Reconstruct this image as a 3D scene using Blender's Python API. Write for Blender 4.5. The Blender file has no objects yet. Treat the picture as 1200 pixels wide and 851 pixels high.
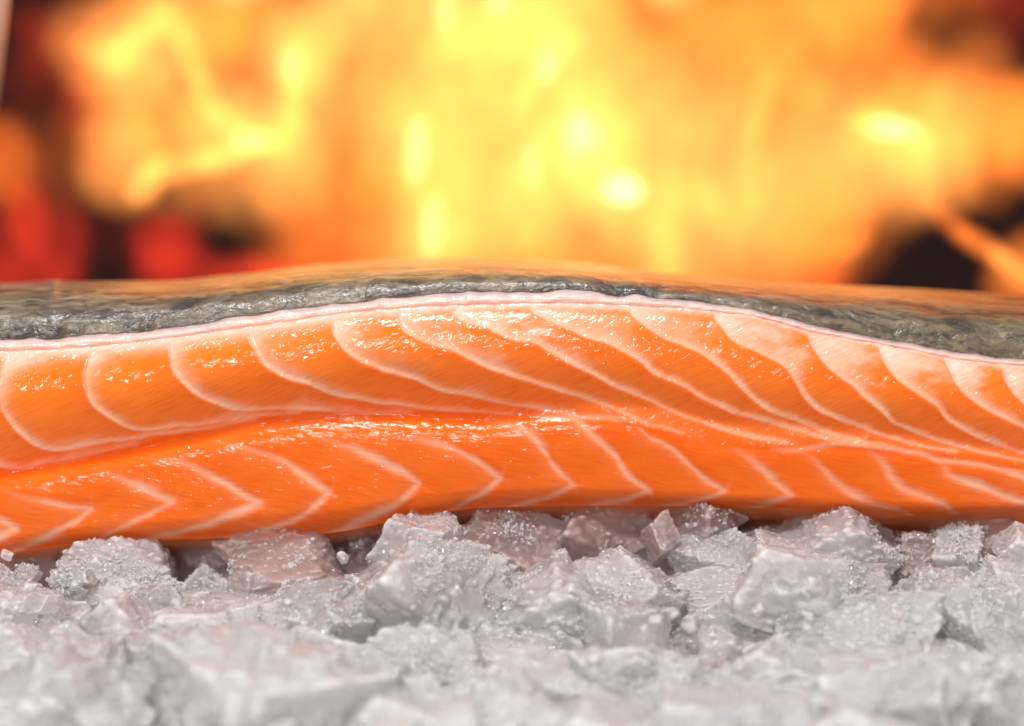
import bpy, math, random
import numpy as np
from mathutils import Vector, Matrix

random.seed(7)
rng = np.random.default_rng(7)
C = bpy.context.scene.collection
scene = bpy.context.scene

# ------------------------------------------------------------------ camera
PITCH = math.radians(9.0)
DIST = 0.55
HALF = 0.18                      # tan of half the horizontal field (100 mm on 36 mm)
CAM = np.array([0.0, -DIST * math.cos(PITCH), DIST * math.sin(PITCH)])
cam_d = bpy.data.cameras.new('camera')
cam_d.lens = 100; cam_d.sensor_width = 36
cam_d.clip_start = 0.01; cam_d.clip_end = 20
cam_d.dof.use_dof = True
cam_d.dof.focus_distance = DIST - 0.008
cam_d.dof.aperture_fstop = 7.6
cam = bpy.data.objects.new('camera', cam_d)
cam.location = CAM
cam.rotation_euler = (math.pi / 2 - PITCH, 0, 0)
C.objects.link(cam)
scene.camera = cam

# ------------------------------------------------------------------ world, lamps, exposure
w = bpy.data.worlds.new('World'); scene.world = w; w.use_nodes = True
w.node_tree.nodes['Background'].inputs['Color'].default_value = (0.90, 0.885, 0.88, 1)
w.node_tree.nodes['Background'].inputs['Strength'].default_value = 0.50

def area(name, loc, target, sx, sy, power, color):
    l = bpy.data.lights.new(name, 'AREA'); l.shape = 'RECTANGLE'; l.size = sx; l.size_y = sy
    l.energy = power; l.color = color
    o = bpy.data.objects.new(name, l); o.location = loc
    o.rotation_euler = (Vector(target) - Vector(loc)).to_track_quat('-Z', 'Y').to_euler()
    C.objects.link(o); return o
area('softbox_front', (-0.13, -1.0, 0.30), (0, 0, 0), 0.28, 0.12, 4.4, (1.0, 0.97, 0.94))
area('softbox_top', (-0.10, -0.34, 0.95), (0, -0.05, -0.04), 0.26, 0.20, 8.7, (1.0, 0.98, 0.97))

vs = scene.view_settings
vs.view_transform = 'Standard'; vs.look = 'None'; vs.exposure = 0.0; vs.gamma = 1.0
vs.use_curve_mapping = False
cy = scene.cycles
cy.max_bounces = 12; cy.transmission_bounces = 12; cy.diffuse_bounces = 4; cy.glossy_bounces = 5
cy.transparent_max_bounces = 24; cy.volume_bounces = 6; cy.use_adaptive_sampling = True; cy.adaptive_threshold = 0.03
cy.caustics_refractive = True; cy.caustics_reflective = False; cy.blur_glossy = 0.4
cy.sample_clamp_indirect = 6.0; cy.sample_clamp_direct = 0

# ------------------------------------------------------------------ helpers
def P(px, py, Y):
    """the point at depth Y seen at photo pixel px, py (1200 x 851)"""
    px = np.asarray(px, float); py = np.asarray(py, float); Y = np.asarray(Y, float)
    tx = (px - 600) / 600 * HALF; ty = (425.5 - py) / 600 * HALF
    dy = math.cos(PITCH) + ty * math.sin(PITCH)
    dz = -math.sin(PITCH) + ty * math.cos(PITCH)
    t = (Y - CAM[1]) / dy
    return np.stack(np.broadcast_arrays(CAM[0] + t * tx, Y + 0 * t, CAM[2] + t * dz), -1)
def S(Y):
    """metres per photo pixel at depth Y"""
    return (DIST + Y) * HALF / 600

_perm = rng.permutation(4096)
_val = rng.random(4096) * 2 - 1
def vnoise(p):
    p = np.asarray(p, float); i = np.floor(p).astype(np.int64); f = p - i
    f = f * f * (3 - 2 * f)
    def h(a, b, c):
        return _val[_perm[(a + _perm[(b + _perm[c & 4095]) & 4095]) & 4095]]
    x, y, z = i[..., 0], i[..., 1], i[..., 2]; r = 0
    for dx in (0, 1):
        wx = f[..., 0] if dx else 1 - f[..., 0]
        for dy in (0, 1):
            wy = f[..., 1] if dy else 1 - f[..., 1]
            for dz in (0, 1):
                wz = f[..., 2] if dz else 1 - f[..., 2]
                r = r + wx * wy * wz * h(x + dx, y + dy, z + dz)
    return r
def fbm(p, o=4, g=0.5):
    r = 0; a = 1; s = 0
    for k in range(o):
        r = r + a * vnoise(np.asarray(p) * 2 ** k + 17.3 * k); s += a; a *= g
    return r / s
def n2(x, y, z=0.0):
    return np.stack(np.broadcast_arrays(x, y, z), -1)
def sst(a, b, x):
    t = np.clip((x - a) / (b - a), 0, 1); return t * t * (3 - 2 * t)

def tag(o, label=None, cat=None, group=None, kind=None):
    if label: o['label'] = label
    if cat: o['category'] = cat
    if group: o['group'] = group
    if kind: o['kind'] = kind
    return o
def link(name, me, mat=None, parent=None):
    o = bpy.data.objects.new(name, me)
    if mat: me.materials.append(mat)
    C.objects.link(o)
    if parent: o.parent = parent
    return o
def mesh_np(name, co, quads, smooth=True):
    me = bpy.data.meshes.new(name)
    q = np.asarray(quads, np.int32); n = q.shape[1]
    me.vertices.add(len(co)); me.vertices.foreach_set('co', np.asarray(co, np.float32).ravel())
    me.loops.add(q.size); me.loops.foreach_set('vertex_index', q.ravel())
    me.polygons.add(len(q)); me.polygons.foreach_set('loop_start', np.arange(0, q.size, n, dtype=np.int32))
    me.polygons.foreach_set('use_smooth', np.full(len(q), smooth))
    me.update(calc_edges=True)
    return me
def catmull(pts, n=10):
    p = np.array(pts, float); p = np.vstack([2 * p[0] - p[1], p, 2 * p[-1] - p[-2]]); out = []
    for i in range(1, len(p) - 2):
        for t in np.arange(n) / n:
            a, b, c, d = p[i - 1:i + 3]
            out.append(0.5 * (2 * b + (c - a) * t + (2 * a - 5 * b + 4 * c - d) * t * t + (3 * b - a - 3 * c + d) * t ** 3))
    out.append(p[-2]); return np.array(out)
def curve1(pts):
    c = catmull(pts, 8); return lambda x: np.interp(x, c[:, 0], c[:, 1])

class N:
    """small node-tree writer"""
    def __init__(s, name):
        s.m = bpy.data.materials.new(name); s.m.use_nodes = True; s.t = s.m.node_tree
        s.t.nodes.clear(); s.out = s.t.nodes.new('ShaderNodeOutputMaterial')
    def n(s, kind, **kw):
        nd = s.t.nodes.new('ShaderNode' + kind)
        for k, v in kw.items():
            key = k.replace('__', ' ')
            if hasattr(nd, k) and k not in nd.inputs: setattr(nd, k, v)
            elif isinstance(v, bpy.types.NodeSocket): s.t.links.new(v, nd.inputs[key])
            else: nd.inputs[key].default_value = v
        return nd
    def l(s, a, b): s.t.links.new(a, b)
    def mix(s, f, a, b, bt='MIX'):
        m = s.t.nodes.new('ShaderNodeMix'); m.data_type = 'RGBA'; m.blend_type = bt
        for i, v in ((0, f), (6, a), (7, b)):
            if isinstance(v, bpy.types.NodeSocket): s.t.links.new(v, m.inputs[i])
            else: m.inputs[i].default_value = v
        return m.outputs[2]
    def ramp(s, f, stops):
        r = s.t.nodes.new('ShaderNodeValToRGB'); s.l(f, r.inputs[0]); e = r.color_ramp.elements
        e[0].position, e[0].color = stops[0]; e[1].position, e[1].color = stops[-1]
        for p, c in stops[1:-1]:
            x = e.new(p); x.color = c
        return r.outputs[0]
    def mth(s, op, a, b=0.0, c=0.0):
        m = s.t.nodes.new('ShaderNodeMath'); m.operation = op
        for i, v in enumerate((a, b, c)):
            if isinstance(v, bpy.types.NodeSocket): s.t.links.new(v, m.inputs[i])
            else: m.inputs[i].default_value = v
        return m.outputs[0]
def g4(v): return (v, v, v, 1)

# ------------------------------------------------------------------ materials
def flesh_material():
    s = N('salmon_flesh')
    at = s.n('Attribute', attribute_name='tint')
    uv = s.n('Attribute', attribute_name='fibre')          # fibre coordinates, in photo pixels
    mp = s.n('Mapping', Vector=uv.outputs['Vector']); mp.inputs['Scale'].default_value = (0.035, 0.42, 1)
    fb = s.n('TexNoise', Vector=mp.outputs[0], Scale=1.0, Detail=5.0, Roughness=0.62)
    f = s.ramp(fb.outputs[0], [(0.30, (0.86, 0.74, 0.65, 1)), (0.5, (1, 1, 1, 1)), (0.72, (1.03, 1.14, 1.35, 1))])
    col = s.mix(0.85, at.outputs['Color'], f, 'MULTIPLY')
    mp2 = s.n('Mapping', Vector=uv.outputs['Vector']); mp2.inputs['Scale'].default_value = (0.065, 0.17, 1)
    b1 = s.n('TexNoise', Vector=mp2.outputs[0], Scale=1.0, Detail=2.0, Roughness=0.40, Distortion=0.7)
    bump0 = s.n('Bump', Strength=0.5, Distance=0.00008, Height=fb.outputs[0])
    bump = s.n('Bump', Strength=1.0, Distance=0.00025, Height=b1.outputs[0])
    b = s.n('BsdfPrincipled', Base__Color=col, Roughness=0.45)
    b.inputs['IOR'].default_value = 1.4
    b.inputs['Specular IOR Level'].default_value = 0.08
    b.inputs['Coat Weight'].default_value = 0.75; b.inputs['Coat Roughness'].default_value = 0.045
    b.inputs['Coat IOR'].default_value = 1.4
    s.l(bump0.outputs[0], b.inputs['Normal']); s.l(bump.outputs[0], b.inputs['Coat Normal'])
    s.l(b.outputs[0], s.out.inputs[0]); return s.m
def skin_material():
    s = N('salmon_skin')
    uv = s.n('Attribute', attribute_name='fibre')
    at = s.n('Attribute', attribute_name='tint')
    def no(sx, sy, d=5.0, r=0.6, dist=0.8):
        mp = s.n('Mapping', Vector=uv.outputs['Vector']); mp.inputs['Scale'].default_value = (sx, sy, 1)
        return s.n('TexNoise', Vector=mp.outputs[0], Scale=1.0, Detail=d, Roughness=r, Distortion=dist).outputs[0]
    a = no(0.014, 0.040, 5.0, 0.60); c = no(0.045, 0.12, 4.0, 0.60); d = no(0.25, 0.45, 2.0)
    c1 = s.ramp(a, [(0.36, (0.035, 0.026, 0.018, 1)), (0.47, (0.13, 0.105, 0.073, 1)), (0.56, (0.215, 0.185, 0.145, 1)), (0.72, (0.36, 0.33, 0.29, 1))])
    c2 = s.ramp(c, [(0.36, (0.22, 0.19, 0.16, 1)), (0.45, (0.95, 0.93, 0.90, 1)), (0.70, (1.35, 1.3, 1.2, 1))])
    col = s.mix(0.9, c1, c2, 'MULTIPLY')
    col = s.mix(1.0, col, at.outputs['Color'], 'MULTIPLY')
    h = s.mth('ADD', s.mth('MULTIPLY', a, 3.4), s.mth('ADD', s.mth('MULTIPLY', c, 0.55), s.mth('MULTIPLY', d, 0.18)))
    mp = s.n('Mapping', Vector=uv.outputs['Vector']); mp.inputs['Scale'].default_value = (0.075, 0.10, 1)
    sc = s.n('TexVoronoi', Vector=mp.outputs[0], Scale=1.0).outputs['Distance']
    h = s.mth('ADD', h, s.mth('MULTIPLY', sc, -0.45))
    bump = s.n('Bump', Strength=1.0, Distance=0.00024, Height=h)
    b = s.n('BsdfPrincipled', Base__Color=col, Roughness=0.45)
    b.inputs['Coat Weight'].default_value = 1.0; b.inputs['Coat Roughness'].default_value = 0.20
    s.l(bump.outputs[0], b.inputs['Normal']); s.l(bump.outputs[0], b.inputs['Coat Normal'])
    s.l(b.outputs[0], s.out.inputs[0]); return s.m
def membrane_material():
    s = N('skin_edge')
    uv = s.n('Attribute', attribute_name='fibre'); at = s.n('Attribute', attribute_name='tint')
    mp = s.n('Mapping', Vector=uv.outputs['Vector']); mp.inputs['Scale'].default_value = (0.05, 0.4, 1)
    a = s.n('TexNoise', Vector=mp.outputs[0], Scale=1.0, Detail=5.0, Roughness=0.6).outputs[0]
    col = s.mix(0.6, at.outputs['Color'], s.ramp(a, [(0.35, (0.75, 0.62, 0.6, 1)), (0.6, (1.1, 1.05, 1.08, 1))]), 'MULTIPLY')
    bump = s.n('Bump', Strength=1.0, Distance=0.0002, Height=a)
    b = s.n('BsdfPrincipled', Base__Color=col, Roughness=0.35)
    b.inputs['Coat Weight'].default_value = 1.0; b.inputs['Coat Roughness'].default_value = 0.05
    s.l(bump.outputs[0], b.inputs['Normal']); s.l(bump.outputs[0], b.inputs['Coat Normal'])
    s.l(b.outputs[0], s.out.inputs[0]); return s.m
def ice_material(name, clear, frost, tint, rad, cover=0.5, glass=0.5, crust=(0.97, 0.96, 0.96, 1), density=0, vol=(1, 1, 1, 1), frosty=0.3):
    """clear ice that lets light straight through, with frosted light-scattering patches, bubbles and a wet crust"""
    s = N(name)
    pos = s.n('NewGeometry').outputs['Position']
    patch = s.n('TexNoise', Vector=pos, Scale=110.0, Detail=6.0, Roughness=0.68, Distortion=0.6).outputs[0]
    pm = s.ramp(patch, [(cover - 0.20, g4(0.0)), (cover + 0.14, g4(1.0))])
    streak = s.n('TexNoise', Vector=pos, Scale=420.0, Detail=4.0, Roughness=0.65).outputs[0]
    grain = s.n('TexVoronoi', Vector=pos, Scale=900.0).outputs['Distance']
    grain2 = s.n('TexVoronoi', Vector=pos, Scale=2300.0).outputs['Distance']
    h = s.mth('ADD', s.mth('MULTIPLY', streak, 0.9),
              s.mth('MULTIPLY', s.mth('ADD', s.mth('MULTIPLY', grain, -0.9), s.mth('MULTIPLY', grain2, -0.35)), s.mth('ADD', s.mth('MULTIPLY', pm, frost), 0.10)))
    bump = s.n('Bump', Strength=1.0, Distance=0.00034, Height=h)
    soft = s.n('Bump', Strength=1.0, Distance=0.00006, Height=h)
    pt = s.n('NewGeometry').outputs['Pointiness']
    rim = s.ramp(pt, [(0.51, g4(0.0)), (0.58, g4(1.0))])
    tint = s.mix(rim, tint, crust)
    tr = s.n('BsdfTransparent', Color=(0.98, 0.975, 0.98, 1))
    gs = s.n('BsdfRefraction', Color=(0.97, 0.97, 0.98, 1), Roughness=0.07, IOR=1.22)
    s.l(soft.outputs[0], gs.inputs['Normal'])
    inner = s.n('MixShader', Fac=glass); s.l(tr.outputs[0], inner.inputs[1]); s.l(gs.outputs[0], inner.inputs[2])
    b = s.n('BsdfPrincipled', Base__Color=tint, Roughness=0.5)
    b.inputs['Specular IOR Level'].default_value = 0.0
    if not density:
        b.inputs['Subsurface Weight'].default_value = 1.0
        b.inputs['Subsurface Radius'].default_value = (1.0, 0.97, 0.97)
        b.inputs['Subsurface Scale'].default_value = rad
    s.l(soft.outputs[0], b.inputs['Normal'])
    m = s.n('MixShader')
    fr_ = s.mth('ADD', s.mth('MULTIPLY', pm, frosty), s.mth('MULTIPLY', rim, 0.25))
    s.l(s.mth('MINIMUM', 1.0, s.mth('ADD', 1.0 - clear, fr_)), m.inputs[0]); s.l(inner.outputs[0], m.inputs[1]); s.l(b.outputs[0], m.inputs[2])
    gl = s.n('BsdfGlossy', Color=(1, 1, 1, 1), Roughness=0.09); s.l(bump.outputs[0], gl.inputs['Normal'])
    fr = s.n('Fresnel', IOR=1.31); s.l(bump.outputs[0], fr.inputs['Normal'])
    top = s.n('MixShader'); s.l(fr.outputs[0], top.inputs[0]); s.l(m.outputs[0], top.inputs[1]); s.l(gl.outputs[0], top.inputs[2])
    s.l(top.outputs[0], s.out.inputs[0])
    if density:
        v = s.n('VolumeScatter', Color=vol, Density=density, Anisotropy=0.25)
        s.l(v.outputs[0], s.out.inputs['Volume'])
    return s.m
def dark_material(name, a, b_, rough=0.8, scale=30.0, bumpd=0.004):
    s = N(name)
    tc = s.n('TexCoord'); a_ = s.n('TexNoise', Vector=tc.outputs['Object'], Scale=scale, Detail=6.0, Roughness=0.65)
    col = s.ramp(a_.outputs[0], [(0.35, a), (0.65, b_)])
    bump = s.n('Bump', Strength=0.7, Distance=bumpd, Height=a_.outputs[0])
    b = s.n('BsdfPrincipled', Base__Color=col, Roughness=rough)
    s.l(bump.outputs[0], b.inputs['Normal']); s.l(b.outputs[0], s.out.inputs[0]); return s.m
_flame_mats = {}
def flame_material(hue, q):
    key = (hue, q)
    if key not in _flame_mats:
        s = N('flame_gas')
        e = s.n('Emission', Color=(*[h / max(HUES[hue]) for h in HUES[hue]], 1), Strength=max(HUES[hue]) * q)
        s.l(e.outputs[0], s.out.inputs['Volume']); _flame_mats[key] = s.m
    return _flame_mats[key]
HUES = {'red': (0.95, 0.040, 0.014), 'ember': (2.2, 0.20, 0.020), 'amber': (2.8, 0.50, 0.055), 'orange': (3.0, 0.68, 0.085), 'yellow': (2.5, 0.80, 0.155), 'pale': (1.7, 0.98, 0.30), 'white': (1.6, 1.1, 0.62)}

M_flesh = flesh_material(); M_skin = skin_material(); M_memb = membrane_material()
M_clear = ice_material('clear_ice', 0.95, 0.5, (0.92, 0.89, 0.89, 1), 0.02, 0.56, 0.22, density=70, vol=(0.99, 0.975, 0.975, 1), frosty=0.25)
M_pink = ice_material('juice_stained_ice', 0.95, 0.5, (0.88, 0.66, 0.62, 1), 0.02, 0.54, 0.12, (0.9, 0.78, 0.76, 1), density=80, vol=(0.96, 0.62, 0.55, 1), frosty=0.2)  # pink light bounced off the fillet, put into the ice colour
M_frost = ice_material('frosty_ice', 0.88, 1.0, (0.92, 0.88, 0.88, 1), 0.03, 0.50, 0.06, density=150, vol=(0.9985, 0.966, 0.961, 1), frosty=0.22)
M_milk = ice_material('milky_ice', 0.88, 0.5, (0.88, 0.88, 0.88, 1), 0.035, 0.48, 0.04, density=150, vol=(0.989, 0.989, 0.989, 1), frosty=0.2)
M_slush = ice_material('wet_slush', 0.0, 1.0, (0.84, 0.76, 0.75, 1), 0.015, 0.5)
_g = N('ice_grain'); _b = _g.n('BsdfPrincipled', Base__Color=(0.90, 0.86, 0.86, 1), Roughness=0.06); _b.inputs['IOR'].default_value = 1.4; _b.inputs['Transmission Weight'].default_value = 0.5; _g.l(_b.outputs[0], _g.out.inputs[0]); M_grain = _g.m
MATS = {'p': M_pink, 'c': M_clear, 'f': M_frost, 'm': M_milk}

# ------------------------------------------------------------------ the setting
def slab(name, x0, x1, y0, y1, z0, z1, mat, nx=1):
    co = [(x, y, z) for z in (z0, z1) for y in (y0, y1) for x in (x0, x1)]
    q = [(0, 2, 3, 1), (4, 5, 7, 6), (0, 1, 5, 4), (2, 6, 7, 3), (0, 4, 6, 2), (1, 3, 7, 5)]
    me = mesh_np(name, co, q, False); return link(name, me, mat)
tag(slab('table_top', -1.2, 1.2, -0.9, 0.14, -0.20, -0.085, dark_material('dark_steel', (0.05, 0.05, 0.055, 1), (0.09, 0.09, 0.095, 1), 0.4)), kind='structure')
tag(slab('hearth_floor', -1.2, 1.2, 0.143, 1.1, -0.20, -0.16, dark_material('ash', (0.03, 0.025, 0.02, 1), (0.09, 0.07, 0.06, 1))), kind='structure')
tag(slab('firebox_wall', -1.2, 1.2, 1.103, 1.2, -0.20, 0.9, dark_material('soot', (0.012, 0.002, 0.0015, 1), (0.030, 0.005, 0.004, 1), 0.9, 6.0, 0.01)), kind='structure')  # added backdrop: keeps the world light out of the gaps between flames

# ------------------------------------------------------------------ salmon: outlines in photo pixels
BASE_TOP = curve1([(-80, 401), (0, 399), (85, 395), (169, 387), (254, 375), (338, 363), (400, 355), (440, 351), (520, 344), (640, 341), (720, 344), (800, 352), (880, 362), (960, 383), (1040, 398), (1120, 414), (1200, 420), (1290, 425)])
FACE_TOP_ = curve1([(-80, 413), (0, 411), (85, 407), (169, 399), (254, 388), (338, 376), (400, 367), (440, 363), (520, 358), (640, 355), (720, 357), (800, 361), (880, 370), (960, 390), (1040, 404), (1120, 420), (1200, 428), (1290, 434)])
SKY_ = curve1([(-80, 335), (0, 333), (40, 331), (60, 329), (80, 331), (150, 331), (200, 330), (250, 325), (300, 320), (350, 313), (400, 308), (450, 305), (520, 303), (600, 304), (680, 308), (760, 318), (830, 325), (900, 331), (1000, 336), (1100, 341), (1200, 347), (1290, 353)])
BOT_ = curve1([(-80, 661), (0, 650), (85, 639), (169, 633), (254, 631), (320, 629), (400, 623), (467, 609), (543, 597), (600, 594), (667, 593), (800, 593), (900, 596), (1033, 603), (1100, 604), (1160, 602), (1200, 600), (1290, 596)])
SEAM = curve1([(-80, 562), (0, 556), (60, 546), (110, 537), (160, 527), (211, 515), (262, 503), (310, 494), (380, 487), (480, 487), (560, 490), (640, 487), (700, 492), (750, 500), (800, 511), (850, 522), (900, 526), (960, 523), (1024, 526), (1080, 532), (1140, 541), (1200, 549), (1290, 556)])

UP = [
 [(-60, 418), (-70, 450), (-55, 500), (-20, 538), (20, 548), (60, 541), (110, 531), (160, 521)],
 [(24, 405), (5, 425), (-3, 452), (4, 480), (22, 506), (48, 524), (68, 526), (110, 520), (160, 513), (211, 505), (262, 498), (300, 491)],
 [(122, 398), (108, 416), (99, 440), (106, 469), (133, 491), (163, 503), (203, 500), (254, 494), (300, 488), (350, 484)],
 [(207, 384), (199, 401), (203, 431), (222, 455), (251, 471), (279, 480), (321, 479), (364, 480), (420, 483), (480, 484)],
 [(300, 374), (294, 391), (304, 418), (321, 434), (359, 449), (400, 464), (440, 470), (480, 476), (520, 480), (560, 482), (600, 485)],
 [(400, 362), (391, 378), (397, 401), (420, 420), (452, 434), (488, 445), (520, 458), (560, 465), (600, 474), (640, 481), (672, 488)],
 [(482, 352), (468, 368), (474, 386), (500, 401), (532, 411), (560, 424), (600, 440), (640, 453), (680, 465), (720, 480), (748, 492), (800, 508)],
 [(552, 350), (532, 366), (545, 377), (572, 384), (600, 396), (628, 402), (656, 418), (688, 434), (720, 453), (752, 464), (800, 487), (832, 498), (872, 510), (920, 520)],
 [(630, 348), (622, 360), (636, 371), (660, 381), (688, 395), (720, 405), (748, 420), (768, 438), (800, 451), (832, 470), (872, 486), (920, 501), (960, 512), (1000, 519)],
 [(742, 352), (740, 366), (756, 381), (780, 396), (800, 404), (824, 415), (852, 435), (872, 457), (896, 477), (932, 493), (972, 508), (1008, 518), (1056, 528)],
 [(838, 360), (840, 374), (851, 388), (864, 400), (892, 414), (916, 426), (932, 445), (948, 471), (972, 486), (1000, 497), (1040, 512), (1080, 523), (1120, 530)],
 [(944, 380), (950, 397), (958, 413), (972, 430), (996, 448), (1016, 468), (1036, 482), (1048, 494), (1080, 508), (1120, 522), (1160, 532), (1210, 543)],
 [(1030, 396), (1034, 415), (1048, 439), (1072, 458), (1096, 474), (1112, 492), (1140, 508), (1172, 522), (1205, 532), (1260, 545)],
 [(1104, 412), (1112, 432), (1126, 455), (1148, 474), (1172, 486), (1200, 500), (1250, 520)],
 [(1174, 420), (1180, 445), (1192, 464), (1210, 478), (1260, 500)],
 [(1236, 424), (1244, 450), (1260, 466), (1290, 480)],
]
LOW = [
 [(-60, 590), (-30, 600), (0, 610), (18, 619), (-6, 632), (-40, 652), (-60, 662)],
 [(-10, 563), (0, 571), (25, 583), (63, 590), (106, 596), (85, 612), (42, 635), (8, 650), (-10, 660)],
 [(105, 548), (127, 554), (148, 563), (173, 574), (202, 588), (161, 609), (127, 626), (105, 640)],
 [(160, 543), (182, 539), (211, 541), (237, 553), (271, 571), (303, 590), (262, 607), (220, 621), (178, 631), (150, 642)],
 [(228, 517), (249, 517), (288, 526), (330, 539), (355, 557), (386, 578), (359, 602), (321, 619), (279, 629), (240, 638)],
 [(345, 507), (364, 509), (400, 521), (440, 536), (468, 551), (491, 566), (468, 588), (440, 602), (408, 617), (375, 630)],
 [(450, 507), (472, 512), (520, 522), (552, 536), (585, 560), (568, 576), (536, 594), (505, 608)],
 [(556, 492), (590, 497), (616, 506), (636, 525), (650, 548), (671, 568), (640, 584), (600, 594), (570, 602)],
 [(620, 484), (660, 487), (678, 496), (696, 512), (720, 532), (736, 556), (761, 575), (732, 586), (700, 591), (670, 600)],
 [(700, 486), (740, 491), (760, 510), (784, 524), (800, 537), (820, 556), (849, 574), (832, 582), (800, 590), (770, 598)],
 [(846, 514), (864, 528), (892, 548), (912, 566), (928, 580), (900, 589), (870, 600)],
 [(924, 518), (938, 528), (952, 537), (972, 557), (996, 576), (1026, 591), (1060, 600), (1075, 612)],
 [(1000, 520), (1016, 527), (1036, 545), (1054, 568), (1080, 580), (1108, 592), (1125, 612)],
 [(1086, 530), (1104, 540), (1112, 556), (1140, 566), (1184, 583), (1215, 592), (1235, 608)],
 [(1140, 540), (1175, 550), (1210, 562), (1260, 580), (1290, 600)],
]
SEAMLINE = [[(630, 487), (665, 490), (700, 489), (740, 493)], [(905, 526), (932, 528), (980, 519), (1024, 524), (1080, 532), (1104, 539), (1150, 545), (1200, 556), (1260, 566)]]

NX, NU, NL = 860, 96, 88
xs = np.linspace(-70, 1270, NX)
yT, yS, yB = FACE_TOP_(xs), SEAM(xs), BOT_(xs)
vu = np.linspace(0, 1, NU); vl = np.linspace(0, 1, NL)[1:]
PY = np.vstack([yT + (yS - yT) * v for v in vu] + [yS + (yB - yS) * v for v in vl])      # rows x cols
PX = np.broadcast_to(xs, PY.shape).copy()
NR = PY.shape[0]
VU = np.concatenate([vu, np.ones(NL - 1)])[:, None] * np.ones(NX)
VL = np.concatenate([np.zeros(NU), vl])[:, None] * np.ones(NX)
upper = (np.arange(NR) < NU)[:, None] & np.ones((1, NX), bool)

def polydist(pts, X, Y, marg=70):
    """distance, side (+ right of travel) and position along a curve"""
    c = catmull(pts, 7); D = np.full(X.shape, 1e3); Sd = np.zeros(X.shape); T = np.zeros(X.shape)
    seg = np.diff(c, axis=0); L = np.hypot(seg[:, 0], seg[:, 1]); cum = np.concatenate([[0], np.cumsum(L)])
    m = (X > c[:, 0].min() - marg) & (X < c[:, 0].max() + marg) & (Y > c[:, 1].min() - marg) & (Y < c[:, 1].max() + marg)
    x = X[m]; y = Y[m]; d = np.full(x.shape, 1e3); sd = np.zeros(x.shape); tt = np.zeros(x.shape)
    for i in range(len(seg)):
        ax, ay = c[i]; dx, dy = seg[i]; l2 = dx * dx + dy * dy + 1e-9
        t = np.clip(((x - ax) * dx + (y - ay) * dy) / l2, 0, 1)
        ex = x - ax - t * dx; ey = y - ay - t * dy; q = np.hypot(ex, ey); b = q < d
        d[b] = q[b]; sd[b] = (dx * ey - dy * ex)[b]; tt[b] = (cum[i] + t * L[i])[b] / cum[-1]
    D[m] = d; Sd[m] = np.sign(sd); T[m] = tt
    return D, Sd, T

wob = 2.2 * fbm(n2(PX / 26, PY / 16), 3); wob2 = 2.2 * fbm(n2(PX / 26, PY / 16, 9.1), 3)
WX, WY = PX + wob, PY + wob2
u_top = PY - yT                                             # pixels below the top edge of the cut
white = np.zeros(PX.shape); darkn = np.zeros(PX.shape); near = np.full(PX.shape, 1e3); who = np.full(PX.shape, -1)
relief = np.zeros(PX.shape)
nz = fbm(n2(PX / 9, PY / 5, 3.3), 3)
vary = fbm(n2(PX / 45, PY / 30, 8.8), 3)
def sharpen(c):
    p = [np.array(q, float) for q in c]; out = [p[0]]
    for i in range(1, len(p) - 1):
        a, b = p[i - 1] - p[i], p[i + 1] - p[i]; a /= np.linalg.norm(a); b /= np.linalg.norm(b)
        if a @ b > -0.2: out += [p[i] + 4 * a, p[i], p[i] + 4 * b]
        else: out.append(p[i])
    return out + [p[-1]]
LOW = [sharpen(c) for c in LOW]
for k, c in enumerate(UP):
    D, Sd, T = polydist(c, WX, WY)
    right = Sd < 0                                         # above / to the right of the line
    left_zone = 1 - sst(330, 640, c[0][0] + 0 * D)
    W = 4.3 * (0.85 + 1.0 * vary) + (22 + 5 * sst(380, 480, PX) * (1 - sst(620, 760, PX)) + 6 * left_zone + 12 * sst(700, 860, PX)) * (0.8 + 0.5 * vary) * np.exp(-np.maximum(u_top - 16, 0) / (20 + 14 * left_zone)) + 3.5 * sst(500, 900, PX) * np.exp(-u_top / 60)
    W = W * (1 + 0.35 * nz)
    wr = np.exp(-(D / W) ** (1.6 + 1.2 * sst(760, 900, PX))); wl = np.exp(-(D / 2.1) ** 2)
    st = (0.96 - 0.38 * sst(0.40, 1.0, T)) * (0.88 + 0.30 * vary)
    white = np.maximum(white, np.where(right, wr, wl) * st * upper)
    glow = 0.11 * np.exp(-D / 16.0) * right
    white = np.maximum(white, glow * upper)
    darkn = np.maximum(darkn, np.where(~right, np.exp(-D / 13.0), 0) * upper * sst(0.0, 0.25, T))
    relief += np.where(right, 0.00042 * np.exp(-D / 9.0), -0.00030 * np.exp(-D / 15.0)) * upper * (D < 69)
    b = (D < near) & upper; near[b] = D[b]; who[b] = k
for k, c in enumerate(LOW):
    D, Sd, T = polydist(c, WX, WY)
    inner = Sd > 0                                         # inside of the chevron
    W = (0.85 + 0.6 * vary) * (3.9 + 1.6 * np.sin(np.pi * np.clip(T * 1.1, 0, 1))) * (1 + 0.3 * nz)
    core = np.exp(-(D / W) ** 2); soft = 0.34 * np.exp(-D / 7.0) * inner
    prof = sst(0.0, 0.40, T) * (1 - 0.35 * sst(0.75, 1, T)) * (0.92 + 0.35 * vary)
    if k in (10, 11, 12): prof = prof * 0.75
    white = np.maximum(white, np.maximum(core * 0.86, soft) * prof * ~upper)
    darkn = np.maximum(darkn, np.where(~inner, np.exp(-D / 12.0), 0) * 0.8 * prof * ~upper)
    relief += 0.00022 * np.exp(-(D / 5) ** 2) * prof * ~upper * (D < 69)
    b = (D < near) & ~upper; near[b] = D[b]; who[b] = 100 + k
for k, c in enumerate(SEAMLINE):
    D, Sd, T = polydist(c, WX, WY)
    white = np.maximum(white, np.exp(-(D / 3.4) ** 2) * 0.62 * np.sin(np.pi * np.clip(T, 0.02, .98)) ** .4)

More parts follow.
